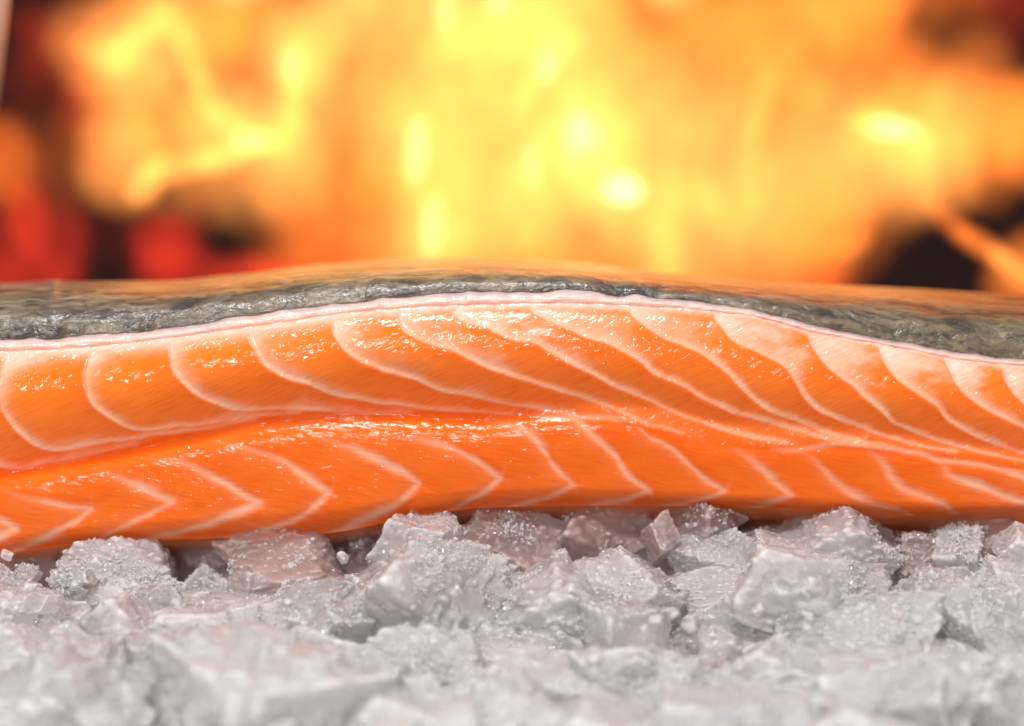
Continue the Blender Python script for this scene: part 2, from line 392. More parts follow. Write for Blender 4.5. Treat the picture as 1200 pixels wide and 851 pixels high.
lz = 1 - sst(250, 700, PX)
band = np.exp(-((u_top + 3 * nz) / (7 + 5 * lz - 2 * sst(700, 900, PX))) ** 2)   # pale fat just under the skin
white = np.maximum(white, band * 0.92)
white *= 1 - 0.55 * np.exp(-((VU - 1) / 0.05) ** 2) * upper * (1 - sst(560, 700, PX))
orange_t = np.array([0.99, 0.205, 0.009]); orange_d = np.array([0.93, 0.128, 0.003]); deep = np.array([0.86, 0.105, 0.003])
fat = np.array([0.95, 0.48, 0.30]); fat_top = np.array([0.93, 0.60, 0.48])
coarse = 0.5 + 0.5 * fbm(n2(PX / 60, PY / 30, 5.5), 4)
ang = math.radians(-24); ux = PX * math.cos(ang) + PY * math.sin(ang); uy = -PX * math.sin(ang) + PY * math.cos(ang)
ang2 = math.radians(9); lx = PX * math.cos(ang2) + PY * math.sin(ang2); ly = -PX * math.sin(ang2) + PY * math.cos(ang2)
FU = np.where(upper, ux, lx); FV = np.where(upper, uy, ly + 500)
fibre = fbm(n2(FU / 34, FV / 3.0), 3)
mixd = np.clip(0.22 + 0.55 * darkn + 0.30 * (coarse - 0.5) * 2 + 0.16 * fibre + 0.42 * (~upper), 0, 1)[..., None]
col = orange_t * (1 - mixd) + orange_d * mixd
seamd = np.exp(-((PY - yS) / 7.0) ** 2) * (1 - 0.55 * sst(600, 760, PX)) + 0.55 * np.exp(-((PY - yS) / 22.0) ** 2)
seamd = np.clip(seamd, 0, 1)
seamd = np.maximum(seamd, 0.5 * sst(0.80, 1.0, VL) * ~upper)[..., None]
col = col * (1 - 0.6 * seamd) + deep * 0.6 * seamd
wt = np.clip(white * (1 + 0.15 * fibre), 0, 1)[..., None]
ft = sst(0, 45, 45 - u_top)[..., None]
fcol = fat * (1 - ft) + fat_top * ft
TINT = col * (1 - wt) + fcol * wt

# depth of the cut face: two soft lobes, recessed seam, underside turning away
up_b = np.clip(VU, 0, 1)
Yf = -0.0052 * np.sin(np.pi * np.clip(up_b, 0, 1) ** 0.85) ** 0.8 * upper
lob = np.clip(VL, 0, 1)
Yl = -0.0040 * (1 - np.exp(-lob / 0.09)) + 0.0014 * lob + 0.0050 * (np.clip(lob - 0.80, 0, 1) / 0.2) ** 2
bl = sst(540, 760, PX); lev = -0.0034 * bl
Yf = np.minimum(Yf, lev * sst(0.35, 1.0, VU)) 
Yl = lev + (Yl + 0.0040 * (1 - np.exp(-lob / 0.09)) * 0.80 * bl)
Yf = np.where(upper, Yf, Yl)
relief *= sst(0, 16, u_top)
Yf = Yf + 0.0004 * fbm(n2(PX / 70, PY / 45, 2.2), 3) + relief + 0.00005 * fibre
k = np.ones(5) / 5                                           # soften the seam a little
for _ in range(3):
    Yp = np.vstack([Yf[:1]] * 2 + [Yf] + [Yf[-1:]] * 2); Yf = sum(Yp[i:i + NR] for i in range(5)) / 5
FACE = P(PX, PY, Yf)
du = np.gradient(FACE, axis=1); dv = np.gradient(FACE, axis=0)
NRM = np.cross(dv, du); NRM /= np.linalg.norm(NRM, axis=-1, keepdims=True) + 1e-12
if NRM[NR // 2, NX // 2, 1] > 0: NRM = -NRM

# ---- cells: fat lines first, then the muscle flakes left between them (flood fill)
def cell(a): return (a[:-1, :-1] + a[1:, :-1] + a[:-1, 1:] + a[1:, 1:]) / 4
cn = cell(near); cw = who[:-1, :-1]; cu = cell(u_top)
wline = np.where(cw < 100, 2.6, 2.8)
line = (cn < wline) & (cw >= 0)
cid = np.arange(1, line.size + 1).reshape(line.shape).astype(np.int64); cid[line] = 0
half = (np.arange(NR - 1) < NU - 1)[:, None] & np.ones((1, NX - 1), bool)
for it in range(4000):
    old = cid.copy()
    for ax, sh in ((0, 1), (0, -1), (1, 1), (1, -1)):
        r = np.roll(cid, sh, ax); 
        if ax == 0: r[0 if sh == 1 else -1] = 0
        else: r[:, 0 if sh == 1 else -1] = 0
        hr = np.roll(half, sh, ax)
        ok = (r > 0) & (cid > 0) & (hr == half)
        cid = np.where(ok, np.maximum(cid, r), cid)
    if it % 3 == 0:                                          # fast sweeps along rows
        for j in range(1, NX - 1):
            a = cid[:, j - 1]; b = cid[:, j]; cid[:, j] = np.where((a > 0) & (b > 0), np.maximum(a, b), b)
        for j in range(NX - 3, -1, -1):
            a = cid[:, j + 1]; b = cid[:, j]; cid[:, j] = np.where((a > 0) & (b > 0), np.maximum(a, b), b)
    if (cid == old).all(): break
ids, cnt = np.unique(cid[cid > 0], return_counts=True)
small = ids[cnt < 500]
lid = np.where(line, -(cw + 1), cid)                         # negative: line owner
sm = np.isin(cid, small) & ~line
lid[sm] = -(cw[sm] + 1)

fillet = bpy.data.objects.new('salmon_fillet', None); C.objects.link(fillet)
fillet.location = (0, 0.02, -0.03)
tag(fillet, 'raw orange salmon fillet with grey skin up, lying across the crushed ice', 'salmon fillet')
def under(o):
    o.parent = fillet; o.matrix_parent_inverse = Matrix.Translation(-Vector(fillet.location)); return o
VI = np.arange(NR * NX).reshape(NR, NX)
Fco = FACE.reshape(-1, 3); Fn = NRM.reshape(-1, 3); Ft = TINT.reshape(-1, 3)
Fuv = np.stack([FU.ravel(), FV.ravel(), np.zeros(FU.size)], -1)
def put_attr(me, tint, fib):
    a = me.attributes.new('tint', 'FLOAT_COLOR', 'POINT'); a.data.foreach_set('color', np.hstack([tint, np.ones((len(tint), 1))]).astype(np.float32).ravel())
    a = me.attributes.new('fibre', 'FLOAT_VECTOR', 'POINT'); a.data.foreach_set('vector', fib.astype(np.float32).ravel())
def piece(name, mask, depth=0.004, label=None):
    r, c_ = np.nonzero(mask)
    q = np.stack([VI[r, c_], VI[r + 1, c_], VI[r + 1, c_ + 1], VI[r, c_ + 1]], -1)
    used, inv = np.unique(q, return_inverse=True); q = inv.reshape(q.shape); n = len(used)
    e = np.concatenate([q[:, [i, (i + 1) % 4]] for i in range(4)])
    key = e[:, 0].astype(np.int64) * n + e[:, 1]; rev = e[:, 1].astype(np.int64) * n + e[:, 0]
    bd = e[~np.isin(key, rev)]
    back = Fco[used] + np.array([0, depth, 0])
    side = np.stack([bd[:, 1], bd[:, 0], bd[:, 0] + n, bd[:, 1] + n], -1)
    quads = np.vstack([q, q[:, ::-1] + n, side])
    me = mesh_np(name, np.vstack([Fco[used], back]), quads)
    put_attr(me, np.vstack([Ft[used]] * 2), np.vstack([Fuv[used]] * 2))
    ln = np.zeros((quads.size, 3)); nf = q.size
    ln[:nf] = Fn[used][q.ravel()]; ln[nf:2 * nf] = (0, 1, 0)
    sd = Fco[used][bd[:, 0]] - Fco[used][bd[:, 1]]; sn = np.cross(sd, (0, 1, 0)); sn /= np.linalg.norm(sn, axis=1, keepdims=True) + 1e-12
    ln[2 * nf:] = np.repeat(sn, 4, 0)
    me.normals_split_custom_set(ln.tolist())
    o = under(link(name, me, M_flesh)); return o
nfl = 0
for i in ids:
    if i in small: continue
    piece('muscle_flake', lid == i); nfl += 1
for k in np.unique(cw[cw >= 0]):
    m = lid == -(k + 1)
    if m.sum() > 30: piece('fat_line', m, 0.0045)
rest = (lid == 0)
if rest.any(): piece('muscle_flake', rest)

# ---- skin, pale cut edge of the skin, and the body behind the cut
BOTPT = P(xs, yB, Yf[-1])
def strip(name, rows, mat, tint, fib, flip=False):
    R = len(rows); co = np.stack(rows).reshape(-1, 3); vi = np.arange(R * NX).reshape(R, NX)
    q = np.stack([vi[:-1, :-1], vi[:-1, 1:], vi[1:, 1:], vi[1:, :-1]], -1).reshape(-1, 4)
    if flip: q = q[:, ::-1]
    me = mesh_np(name, co, q); put_attr(me, tint.reshape(-1, 3), fib.reshape(-1, 3))
    return under(link(name, me, mat))
skinB = BASE_TOP(xs); skyY = SKY_(xs)
# pale edge: a small bead between the flesh and the skin
rows = []; tt = []; ff = []; NM = 16
yt0 = Yf[0]; yt0 = np.convolve(np.pad(yt0, 12, 'edge'), np.ones(25) / 25, 'valid')
edge_n = fbm(n2(xs / 30, 0 * xs, 7.7), 4); rag = fbm(n2(xs / 60, 0 * xs, 3.7), 4)
for i, v in enumerate(np.linspace(0, 1, NM)):
    py = yT + 1.0 + (skinB - 1.0 + 5.0 * edge_n - yT - 1.0) * v
    Y = yt0 + 0.0002 - 0.0007 * math.sin(math.pi * min(1, v * 1.05)) ** 0.6 + 0.0022 * v ** 2 + 0.0003 * fbm(n2(xs / 14, v * 3 + 0 * xs), 3)
    rows.append(P(xs, py, Y))
    a = np.array([0.92, 0.58, 0.47]); b = np.array([0.58, 0.45, 0.47]); m = sst(0.25, 0.95, 0.3 * rag + v + 0.12 * fbm(n2(xs / 40, v + 0 * xs, 4), 3))[:, None]
    tt.append(a * (1 - m) + b * m); ff.append(np.stack([xs, py, 0 * xs], -1))
strip('skin_edge', rows, M_memb, np.array(tt), np.array(ff))
rows = []; tt = []; ff = []; NS = 110
SKIN_D = 0.050
for i in range(NS):
    v = i / (NS - 1) * 1.55
    if v <= 1:
        Y = yt0 + 0.0016 + SKIN_D * (v ** 2.1)
        k_ = math.sin(v * math.pi / 2) ** 0.80
        py = skinB + 5.0 * edge_n * (1 - k_) ** 3 + (skyY - skinB) * k_
        p = P(xs, py, Y)
    else:
        s_ = v - 1
        p = last + np.stack([0 * xs, 0 * xs + 0.045 * s_ ** 0.9, -(0.16 * s_ ** 2)], -1) if False else last + np.array([0, 0.040 * math.sin(s_ / 0.55 * math.pi / 2), -0.055 * (1 - math.cos(s_ / 0.55 * math.pi / 2))])
    if v <= 1: last = p
    rel = 0.00030 * fbm(n2(xs / 40, v * 3.0 + 0 * xs, 1.5), 3, 0.5) * min(1, v * 8) * (1 if v < 0.93 else 0.45)
    p = p + np.stack([0 * xs, -0.25 * rel, rel], -1)
    rows.append(p)
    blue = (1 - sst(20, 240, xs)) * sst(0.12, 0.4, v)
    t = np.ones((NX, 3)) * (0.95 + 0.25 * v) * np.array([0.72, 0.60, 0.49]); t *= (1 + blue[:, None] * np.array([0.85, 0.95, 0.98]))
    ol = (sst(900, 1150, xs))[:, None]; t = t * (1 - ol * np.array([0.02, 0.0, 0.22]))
    tt.append(t); arc = 0 * xs if i == 0 else arc + np.linalg.norm(p - prev, axis=1) / S(0); prev = p
    ff.append(np.stack([xs, arc + 6 * edge_n, 0 * xs], -1))
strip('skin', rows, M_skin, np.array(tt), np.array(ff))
# underside and back: closes the fillet
und = []
und_n = 22
back = rows[-1]
for i in range(und_n):
    v = i / (und_n - 1)
    a = P(xs, yB - 0.4, Yf[-1] + 0.0005); b = back
    p = a * (1 - v) + b * v
    p[:, 2] -= 0.007 * math.sin(math.pi * v) ** 0.7
    und.append(p)
o = strip('belly', und, M_flesh, np.ones((und_n, NX, 3)) * np.array([0.80, 0.20, 0.06]), np.stack([np.stack([xs, i * 8 + 0 * xs, 0 * xs], -1) for i in range(und_n)]), True)
# a backing behind the flakes so that no gap shows light
bk = [P(xs, yT + 1 + (yB - yT - 2) * v, np.interp(v * (NR - 1), [0, NR - 1], [0, 0]) + 0.0035 + 0 * xs) for v in np.linspace(0, 1, 12)]
strip('inner_flesh', bk, M_flesh, np.ones((12, NX, 3)) * np.array([0.75, 0.12, 0.02]), np.stack([np.stack([xs, i * 20 + 0 * xs, 0 * xs], -1) for i in range(12)]))

# ------------------------------------------------------------------ ice
def ico(sub):
    import bmesh
    bm = bmesh.new(); bmesh.ops.create_icosphere(bm, subdivisions=sub, radius=1)
    co = np.array([v.co[:] for v in bm.verts]); f = np.array([[v.index for v in fc.verts] for fc in bm.faces]); bm.free(); return co, f
ICO6 = ico(6); ICO5 = ico(5); ICO3 = ico(3)
def chunk_mesh(seed, src, planes=7, soft=0.02, crust=1.0, blocky=0.4):
    r = np.random.default_rng(seed); n, f = src
    d = r.normal(size=(planes, 3)); d /= np.linalg.norm(d, axis=1, keepdims=True)
    h = 0.62 + 0.38 * r.random(planes)
    if blocky > 0:                                            # a few near-box faces
        Q = np.linalg.qr(r.normal(size=(3, 3)))[0]; bx = np.vstack([Q, -Q]); d = np.vstack([d, bx]); h = np.concatenate([h, 0.60 + 0.25 * r.random(6)])
    dots = n @ d.T
    rad = np.where(dots > 0.05, h / np.maximum(dots, 0.05), 1e3)
    rad = np.minimum(rad, 1.35)
    k = -soft * np.log(np.exp(-rad / soft).sum(1)); rr = np.clip(k, 0.25, 1.35)
    p = n * rr[:, None]
    o = r.random(3) * 50
    lo = fbm(p * 1.6 + o, 3); mid = fbm(p * 4.5 + o, 4, 0.6); hi = fbm(p * 15 + o, 3, 0.6)
    patch = sst(-0.05, 0.30, fbm(p * 2.1 + o + 9, 3))
    rr = rr * (1 + 0.22 * lo + 0.075 * mid * (0.45 + 0.9 * patch) - 0.07 * (1 - np.abs(fbm(p * 2.6 + o + 3, 3)) * 3).clip(0, 1) ** 3) + crust * (0.030 * np.abs(hi) * (0.25 + patch))
    p = n * rr[:, None]
    nb = {41: 0}.get(0, 800 if len(n) > 20000 else 260 if len(n) > 5000 else 14)      # grains frozen on in clusters
    cc = r.normal(size=(7, 3)); cc /= np.linalg.norm(cc, axis=1, keepdims=True); cc[:, 2] = np.abs(cc[:, 2]) * 0.8; cc /= np.linalg.norm(cc, axis=1, keepdims=True)
    g = cc[r.integers(0, 7, nb)] + r.normal(size=(nb, 3)) * r.choice([0.16, 0.30, 0.55], nb)[:, None]; g /= np.linalg.norm(g, axis=1, keepdims=True)
    gr = 0.024 + 0.085 * r.random(nb) ** 2.5; add = np.zeros(len(n))
    for q in range(nb):
        c2 = n @ g[q]; d2 = np.clip(2 - 2 * c2, 0, None) / gr[q] ** 2; m_ = d2 < 1
        add[m_] = np.maximum(add[m_], gr[q] * 0.50 * np.sqrt(1 - d2[m_]) * crust)
    rr = rr + add
    p = n * rr[:, None]
    lo_, hi_ = p.min(0), p.max(0)
    p = (p - (lo_ + hi_) / 2) / (hi_ - lo_)                   # unit box
    return mesh_np('ice_chunk', p, f)
HERO = [chunk_mesh(100 + i, ICO6, 4 + i % 5, 0.018, 1.0, 1) for i in range(10)]
BASE = [chunk_mesh(200 + i, ICO5, 4 + i % 5, 0.02, 1.2, 1) for i in range(12)]
SMALL = [chunk_mesh(300 + i, ICO3, 9, 0.05, 0.5, 1) for i in range(8)]
SETS = {'h': HERO, 'b': BASE, 's': SMALL}
for _l in SETS.values():
    for _m in _l: _m.materials.append(None)
def ice(px, py, w_, h_, Y, size, mat, rot=0, k=None, dep=1.15, name='ice_chunk'):
    st = SETS[size]; me = st[(random.randrange(len(st)) if k is None else k % len(st))]
    o = bpy.data.objects.new(name, me); s = S(Y)
    o.material_slots[0].link = 'OBJECT'; o.material_slots[0].material = MATS[mat]
    o.location = P(px, py + 0.05 * h_, Y); o.rotation_euler = (random.uniform(-.1, .1), math.radians(-rot), 0)
    fl = random.choice((-1, 1)) if k is None else 1
    bg = 1.20 if w_ > 90 and Y < -0.012 else 1.12
    o.scale = (w_ * s * fl * bg, (w_ + h_) / 2 * s * dep * 1.25, h_ * s * 1.12)
    C.objects.link(o); return o
# px, py, w, h, Y, size, material, rotation, shape, label
CH = [
 # back row, in the shade of the fillet
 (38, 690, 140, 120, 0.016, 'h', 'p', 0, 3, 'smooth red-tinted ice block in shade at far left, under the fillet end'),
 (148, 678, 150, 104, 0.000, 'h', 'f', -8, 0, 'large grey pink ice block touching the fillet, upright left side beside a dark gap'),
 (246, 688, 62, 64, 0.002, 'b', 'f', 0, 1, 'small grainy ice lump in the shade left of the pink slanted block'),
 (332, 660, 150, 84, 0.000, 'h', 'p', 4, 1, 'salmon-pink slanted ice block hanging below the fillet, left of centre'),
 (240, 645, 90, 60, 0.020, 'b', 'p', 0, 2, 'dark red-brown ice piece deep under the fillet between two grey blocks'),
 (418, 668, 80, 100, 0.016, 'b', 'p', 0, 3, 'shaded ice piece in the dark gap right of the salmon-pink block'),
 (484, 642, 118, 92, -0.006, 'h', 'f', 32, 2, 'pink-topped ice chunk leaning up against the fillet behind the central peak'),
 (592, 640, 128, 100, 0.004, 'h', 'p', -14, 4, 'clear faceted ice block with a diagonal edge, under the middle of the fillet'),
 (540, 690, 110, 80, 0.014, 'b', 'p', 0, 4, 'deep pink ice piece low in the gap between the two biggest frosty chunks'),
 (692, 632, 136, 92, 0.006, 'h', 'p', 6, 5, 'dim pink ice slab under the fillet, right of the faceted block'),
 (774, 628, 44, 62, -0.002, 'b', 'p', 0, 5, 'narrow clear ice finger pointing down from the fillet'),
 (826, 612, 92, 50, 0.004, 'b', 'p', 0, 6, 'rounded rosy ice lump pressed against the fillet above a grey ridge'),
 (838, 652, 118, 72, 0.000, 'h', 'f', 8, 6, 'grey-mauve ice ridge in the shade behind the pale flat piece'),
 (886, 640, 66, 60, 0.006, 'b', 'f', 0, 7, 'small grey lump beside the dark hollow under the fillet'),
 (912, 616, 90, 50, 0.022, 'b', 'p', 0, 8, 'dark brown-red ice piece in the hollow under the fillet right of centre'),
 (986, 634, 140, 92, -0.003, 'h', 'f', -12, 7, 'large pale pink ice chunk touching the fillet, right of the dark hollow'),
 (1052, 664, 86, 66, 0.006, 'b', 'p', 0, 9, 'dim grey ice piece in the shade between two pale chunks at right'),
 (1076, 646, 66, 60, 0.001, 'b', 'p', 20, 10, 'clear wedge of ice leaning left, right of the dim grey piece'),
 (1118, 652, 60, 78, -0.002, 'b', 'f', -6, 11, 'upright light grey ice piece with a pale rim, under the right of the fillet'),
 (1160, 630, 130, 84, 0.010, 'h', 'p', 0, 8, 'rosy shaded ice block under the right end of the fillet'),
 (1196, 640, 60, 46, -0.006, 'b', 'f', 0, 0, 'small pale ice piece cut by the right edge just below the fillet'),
 # middle row, in focus
 (24, 728, 130, 92, -0.016, 'h', 'f', -6, 9, 'grainy ice chunk with sparkling crest at far left below the red-tinted block'),
 (30, 676, 34, 34, -0.008, 'b', 'c', 30, 2, 'tiny clear knob of ice standing up in front of the red-tinted block'),
 (138, 762, 176, 150, -0.027, 'h', 'f', 0, 2, 'broad rounded ice boulder with smooth pale top, left of the picture'),
 (285, 744, 200, 100, -0.022, 'h', 'f', 6, 3, 'low sparkling ice slab stretching right of the rounded boulder'),
 (362, 724, 96, 96, -0.020, 'h', 'c', 0, 4, 'round knobbly ice lump at the right end of the low slab'),
 (486, 706, 188, 156, -0.022, 'h', 'f', -8, 5, 'tall frosty peak of ice, highest of the row in front of the fillet'),
 (535, 735, 90, 60, -0.026, 'b', 'c', 0, 6, 'cluster-like clear nub on the right foot of the tall frosty peak'),
 (600, 768, 190, 90, -0.028, 'h', 'c', 0, 6, 'grey glassy ice slab sunk between the two biggest frosty chunks'),
 (652, 706, 146, 112, -0.020, 'h', 'f', -6, 7, 'frosty flat-topped ice chunk with bumpy left rim, right of the tall peak'),
 (742, 700, 140, 126, -0.015, 'h', 'f', 6, 8, 'dull grey ice chunk rising behind the flat-topped frosty chunk'),
 (722, 748, 120, 110, -0.029, 'h', 'c', 0, 9, 'squarish ice lump with glassy right corner below the dull grey chunk'),
 (504, 790, 158, 130, -0.044, 'h', 'm', -14, 0, 'square-edged pale block in front of the tall frosty peak'),
 (852, 698, 130, 72, -0.014, 'h', 'f', 4, 1, 'pale flat ice piece left of the long frosty chunk'),
 (846, 740, 120, 98, -0.022, 'h', 'c', 0, 2, 'glittering mound of clear ice grains below the pale flat piece'),
 (948, 690, 164, 112, -0.020, 'h', 'f', -6, 3, 'long frosty ice chunk with bumpy crest, right of centre'),
 (915, 742, 96, 74, -0.026, 'b', 'f', 0, 3, 'shadowed ice lump tucked below the long frosty chunk'),
 (1010, 752, 180, 110, -0.034, 'h', 'm', 8, 4, 'wide pale ice chunk in front of the long frosty one'),
 (1086, 722, 124, 116, -0.022, 'h', 'f', 0, 5, 'domed ice chunk with small nub on its left shoulder, at right'),
 (1156, 740, 120, 150, -0.026, 'h', 'f', 6, 6, 'tall pale ice chunk second from the right edge'),
 (1190, 688, 90, 76, -0.012, 'b', 'f', 0, 4, 'rosy ice chunk at the right edge behind the tall pale one'),
 (230, 716, 70, 50, -0.010, 'b', 'f', 0, 5, 'small grey ice piece between the boulder and the low slab'),
 (420, 700, 70, 70, -0.012, 'b', 'f', 0, 6, 'small crusty ice piece left of the tall peak'),
 (790, 716, 70, 66, -0.016, 'b', 'c', 0, 7, 'small glassy ice piece wedged left of the glittering mound'),
 (200, 700, 50, 60, -0.006, 'b', 'f', 0, 9, 'small dim ice piece behind the rounded boulder'),
 # front, out of focus
 (60, 830, 210, 150, -0.070, 'h', 'm', 0, 7, 'soft-focus pale ice mass in the bottom left corner'),
 (20, 775, 150, 100, -0.040, 'h', 'm', 6, 8, 'blurred whitish ice lump at the left edge above the corner mass'),
 (195, 812, 130, 110, -0.056, 'b', 'm', 0, 8, 'blurred ice lump between the rounded boulder and the front dome'),
 (305, 836, 260, 180, -0.072, 'h', 'm', -4, 9, 'big smooth blurred ice dome in the bottom left foreground'),
 (385, 778, 120, 90, -0.040, 'b', 'm', 0, 9, 'blurred ice lump behind the big dome'),
 (462, 850, 130, 90, -0.078, 'b', 'm', 0, 10, 'dim blurred ice hump at the bottom, right of the big dome'),
 (580, 840, 170, 110, -0.070, 'h', 'm', 8, 0, 'blurred low ice hump at the bottom centre'),
 (640, 800, 150, 80, -0.050, 'b', 'm', 0, 11, 'blurred pale ridge below the glassy slab'),
 (760, 812, 170, 110, -0.056, 'h', 'm', -6, 1, 'blurred ice mound below the squarish lump'),
 (700, 862, 160, 90, -0.084, 'b', 'm', 0, 0, 'blurred ice at the bottom edge, right of centre'),
 (890, 800, 200, 110, -0.052, 'h', 'm', 10, 2, 'blurred sloping ice bank below the glittering mound'),
 (850, 858, 180, 100, -0.084, 'h', 'm', 0, 3, 'blurred ice lump at the bottom edge below the sloping bank'),
 (1040, 822, 220, 120, -0.062, 'h', 'm', 4, 4, 'blurred wide ice hump in the right foreground'),
 (1010, 868, 180, 90, -0.090, 'b', 'm', 0, 1, 'blurred ice at the bottom edge below the wide hump'),
 (1170, 826, 160, 130, -0.060, 'h', 'm', 0, 5, 'blurred ice mass in the bottom right corner'),
 (1110, 790, 120, 90, -0.044, 'b', 'm', 0, 2, 'blurred lump above the wide hump at right'),
]
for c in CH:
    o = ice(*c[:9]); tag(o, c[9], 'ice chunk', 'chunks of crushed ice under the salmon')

# smaller pieces packed between the large ones
for i in range(76):
    px = random.uniform(-20, 1220); t = random.random(); py = 662 + 190 * t
    Y = -0.004 - 0.088 * t - random.uniform(-0.004, 0.006); sz = random.uniform(26, 56) * (1 + 0.4 * t)
    o = ice(px, py + 8, sz, sz * random.uniform(0.6, 0.95), Y, 'b', 'm' if t > 0.55 else random.choice('fccc'), random.uniform(-50, 50), None, 1.0, 'ice_piece')
    if t < 0.5: tag(o, 'small broken ice piece packed between the large chunks nearest the salmon', 'ice piece', 'small ice pieces near the salmon')
    else: tag(o, 'small out-of-focus ice piece packed into the blurred foreground', 'ice piece', 'small ice pieces in the foreground')

# the heap under the chunks: one packed mass of crushed ice
def bed_z(Y):
    return np.interp(Y, [-0.16, -0.09, -0.03, -0.005, 0.018, 0.04, 0.10], [-0.072, -0.0610, -0.0530, -0.0500, -0.048, -0.038, -0.040])
def bed_mesh():
    gx = np.linspace(-0.20, 0.20, 520); gy = np.linspace(-0.16, 0.10, 340)
    X, Y = np.meshgrid(gx, gy); H = np.full(X.shape, -1.0)
    r = np.random.default_rng(5)
    for i in range(1800):
        cx, cy_ = r.uniform(-0.21, 0.21), r.uniform(-0.17, 0.11); R = r.uniform(0.003, 0.010); a = r.normal(size=2) * 0.35
        m = (abs(X - cx) < 2 * R) & (abs(Y - cy_) < 2 * R)
        dx = X[m] - cx; dy = Y[m] - cy_; d = np.hypot(dx, dy) / R
        hh = R * (0.55 - 0.8 * np.clip(d, 0, 2) ** 3) + a[0] * dx + a[1] * dy + r.uniform(-.003, .002)
        H[m] = np.maximum(H[m], hh)
    H = np.maximum(H, -0.003)
    Z = bed_z(Y) + H + 0.0008 * fbm(n2(X / 0.006, Y / 0.006), 4)
    co = np.stack([X, Y, Z], -1).reshape(-1, 3); vi = np.arange(X.size).reshape(X.shape)
    q = np.stack([vi[:-1, :-1], vi[:-1, 1:], vi[1:, 1:], vi[1:, :-1]], -1).reshape(-1, 4)
    # skirt and floor close the mass
    n0 = len(co); ring = np.concatenate([vi[0, :], vi[1:, -1], vi[-1, -2::-1], vi[-2:0:-1, 0]])
    low = co[ring].copy(); low[:, 2] = -0.0845; co = np.vstack([co, low]); m = len(ring); k = np.arange(m)
    sk = np.stack([ring[k], n0 + k, n0 + (k + 1) % m, ring[(k + 1) % m]], -1)
    return mesh_np('crushed_ice_bed', co, np.vstack([q, sk]))
bed = link('crushed_ice_bed', bed_mesh(), M_slush)
tag(bed, 'packed mass of fine crushed ice filling in beneath the separate chunks', 'crushed ice', kind='stuff')

# frozen grains clinging in clusters to the chunks
def grains(n=22000):
    r = np.random.default_rng(21); V, F = ico(1)[0], ico(1)[1]
    pts = []; nr = []
    for o in [o for o in bpy.data.objects if o.name.startswith(('ice_chunk', 'ice_piece'))]:
        me = o.data; v = np.empty(len(me.vertices) * 3); me.vertices.foreach_get('co', v); v = v.reshape(-1, 3)
        W = np.array(Matrix.LocRotScale(o.location, o.rotation_euler, o.scale)); p = v @ W[:3, :3].T + W[:3, 3]
        d = p - p.mean(0); m = (d @ np.array([0, -0.75, 0.66])) > 0.0
        cl = fbm(p / 0.009 + 5, 3); crest = d[:, 2] / (d[:, 2].max() + 1e-9)
        m &= r.random(len(p)) < (sst(0.05, 0.34, cl) * 0.075 + sst(0.6, 1, crest) * 0.012) * (41000 / len(p)) * (d[:, 2].max() / 0.010) ** 2
        pts.append(p[m])
    pts = np.vstack(pts); 
    if len(pts) > n: pts = pts[r.permutation(len(pts))[:n]]
    co = []; fs = []
    for i, p in enumerate(pts):
        s_ = r.uniform(0.00010, 0.00036) * (1 + 0.6 * (r.random() < 0.12)); q = V * (1 + 0.35 * r.normal(size=(len(V), 1))) * s_ * r.uniform(0.7, 1.3, 3)
        co.append(q + p); fs.append(F + i * len(V))
    return mesh_np('ice_grains', np.vstack(co), np.vstack(fs), False)
tag(link('ice_grains', grains(), M_grain), 'fine glittering ice grains frozen in clusters on the chunks', 'ice grains', kind='stuff')

# small loose fragments
cnt_f = 0
for i in range(36):
    px = random.uniform(-20, 1220); py = random.choice((random.uniform(650, 720), random.uniform(690, 800)))
    Y = -0.090 * (py - 650) / 200 - 0.010 - random.uniform(0, 0.012)
    s_ = random.uniform(8, 20) * (1.2 if py > 730 else 1)
    o = ice(px, py, s_, s_ * random.uniform(0.6, 1.0), Y, 's', 'f', random.uniform(-60, 60), None, 1, 'ice_fragment')
    tag(o, 'thumbnail-sized loose ice fragment scattered over the larger chunks', 'ice fragment', 'loose ice fragments')

# crystals resting on the skin
for px, py, Y, s_, lab in ((1023, 381, 0.006, 10, 'clear ice crystal stuck on the grey skin, right of centre'),
                          (1119, 396, 0.005, 8, 'tiny ice crystal on the skin near its lower edge, far right')):
    o = ice(px, py, s_, s_ * (0.9 if s_ < 12 else 0.5), Y, 's', 'c', 0, 1, 1, 'ice_crystal'); tag(o, lab, 'ice crystal')

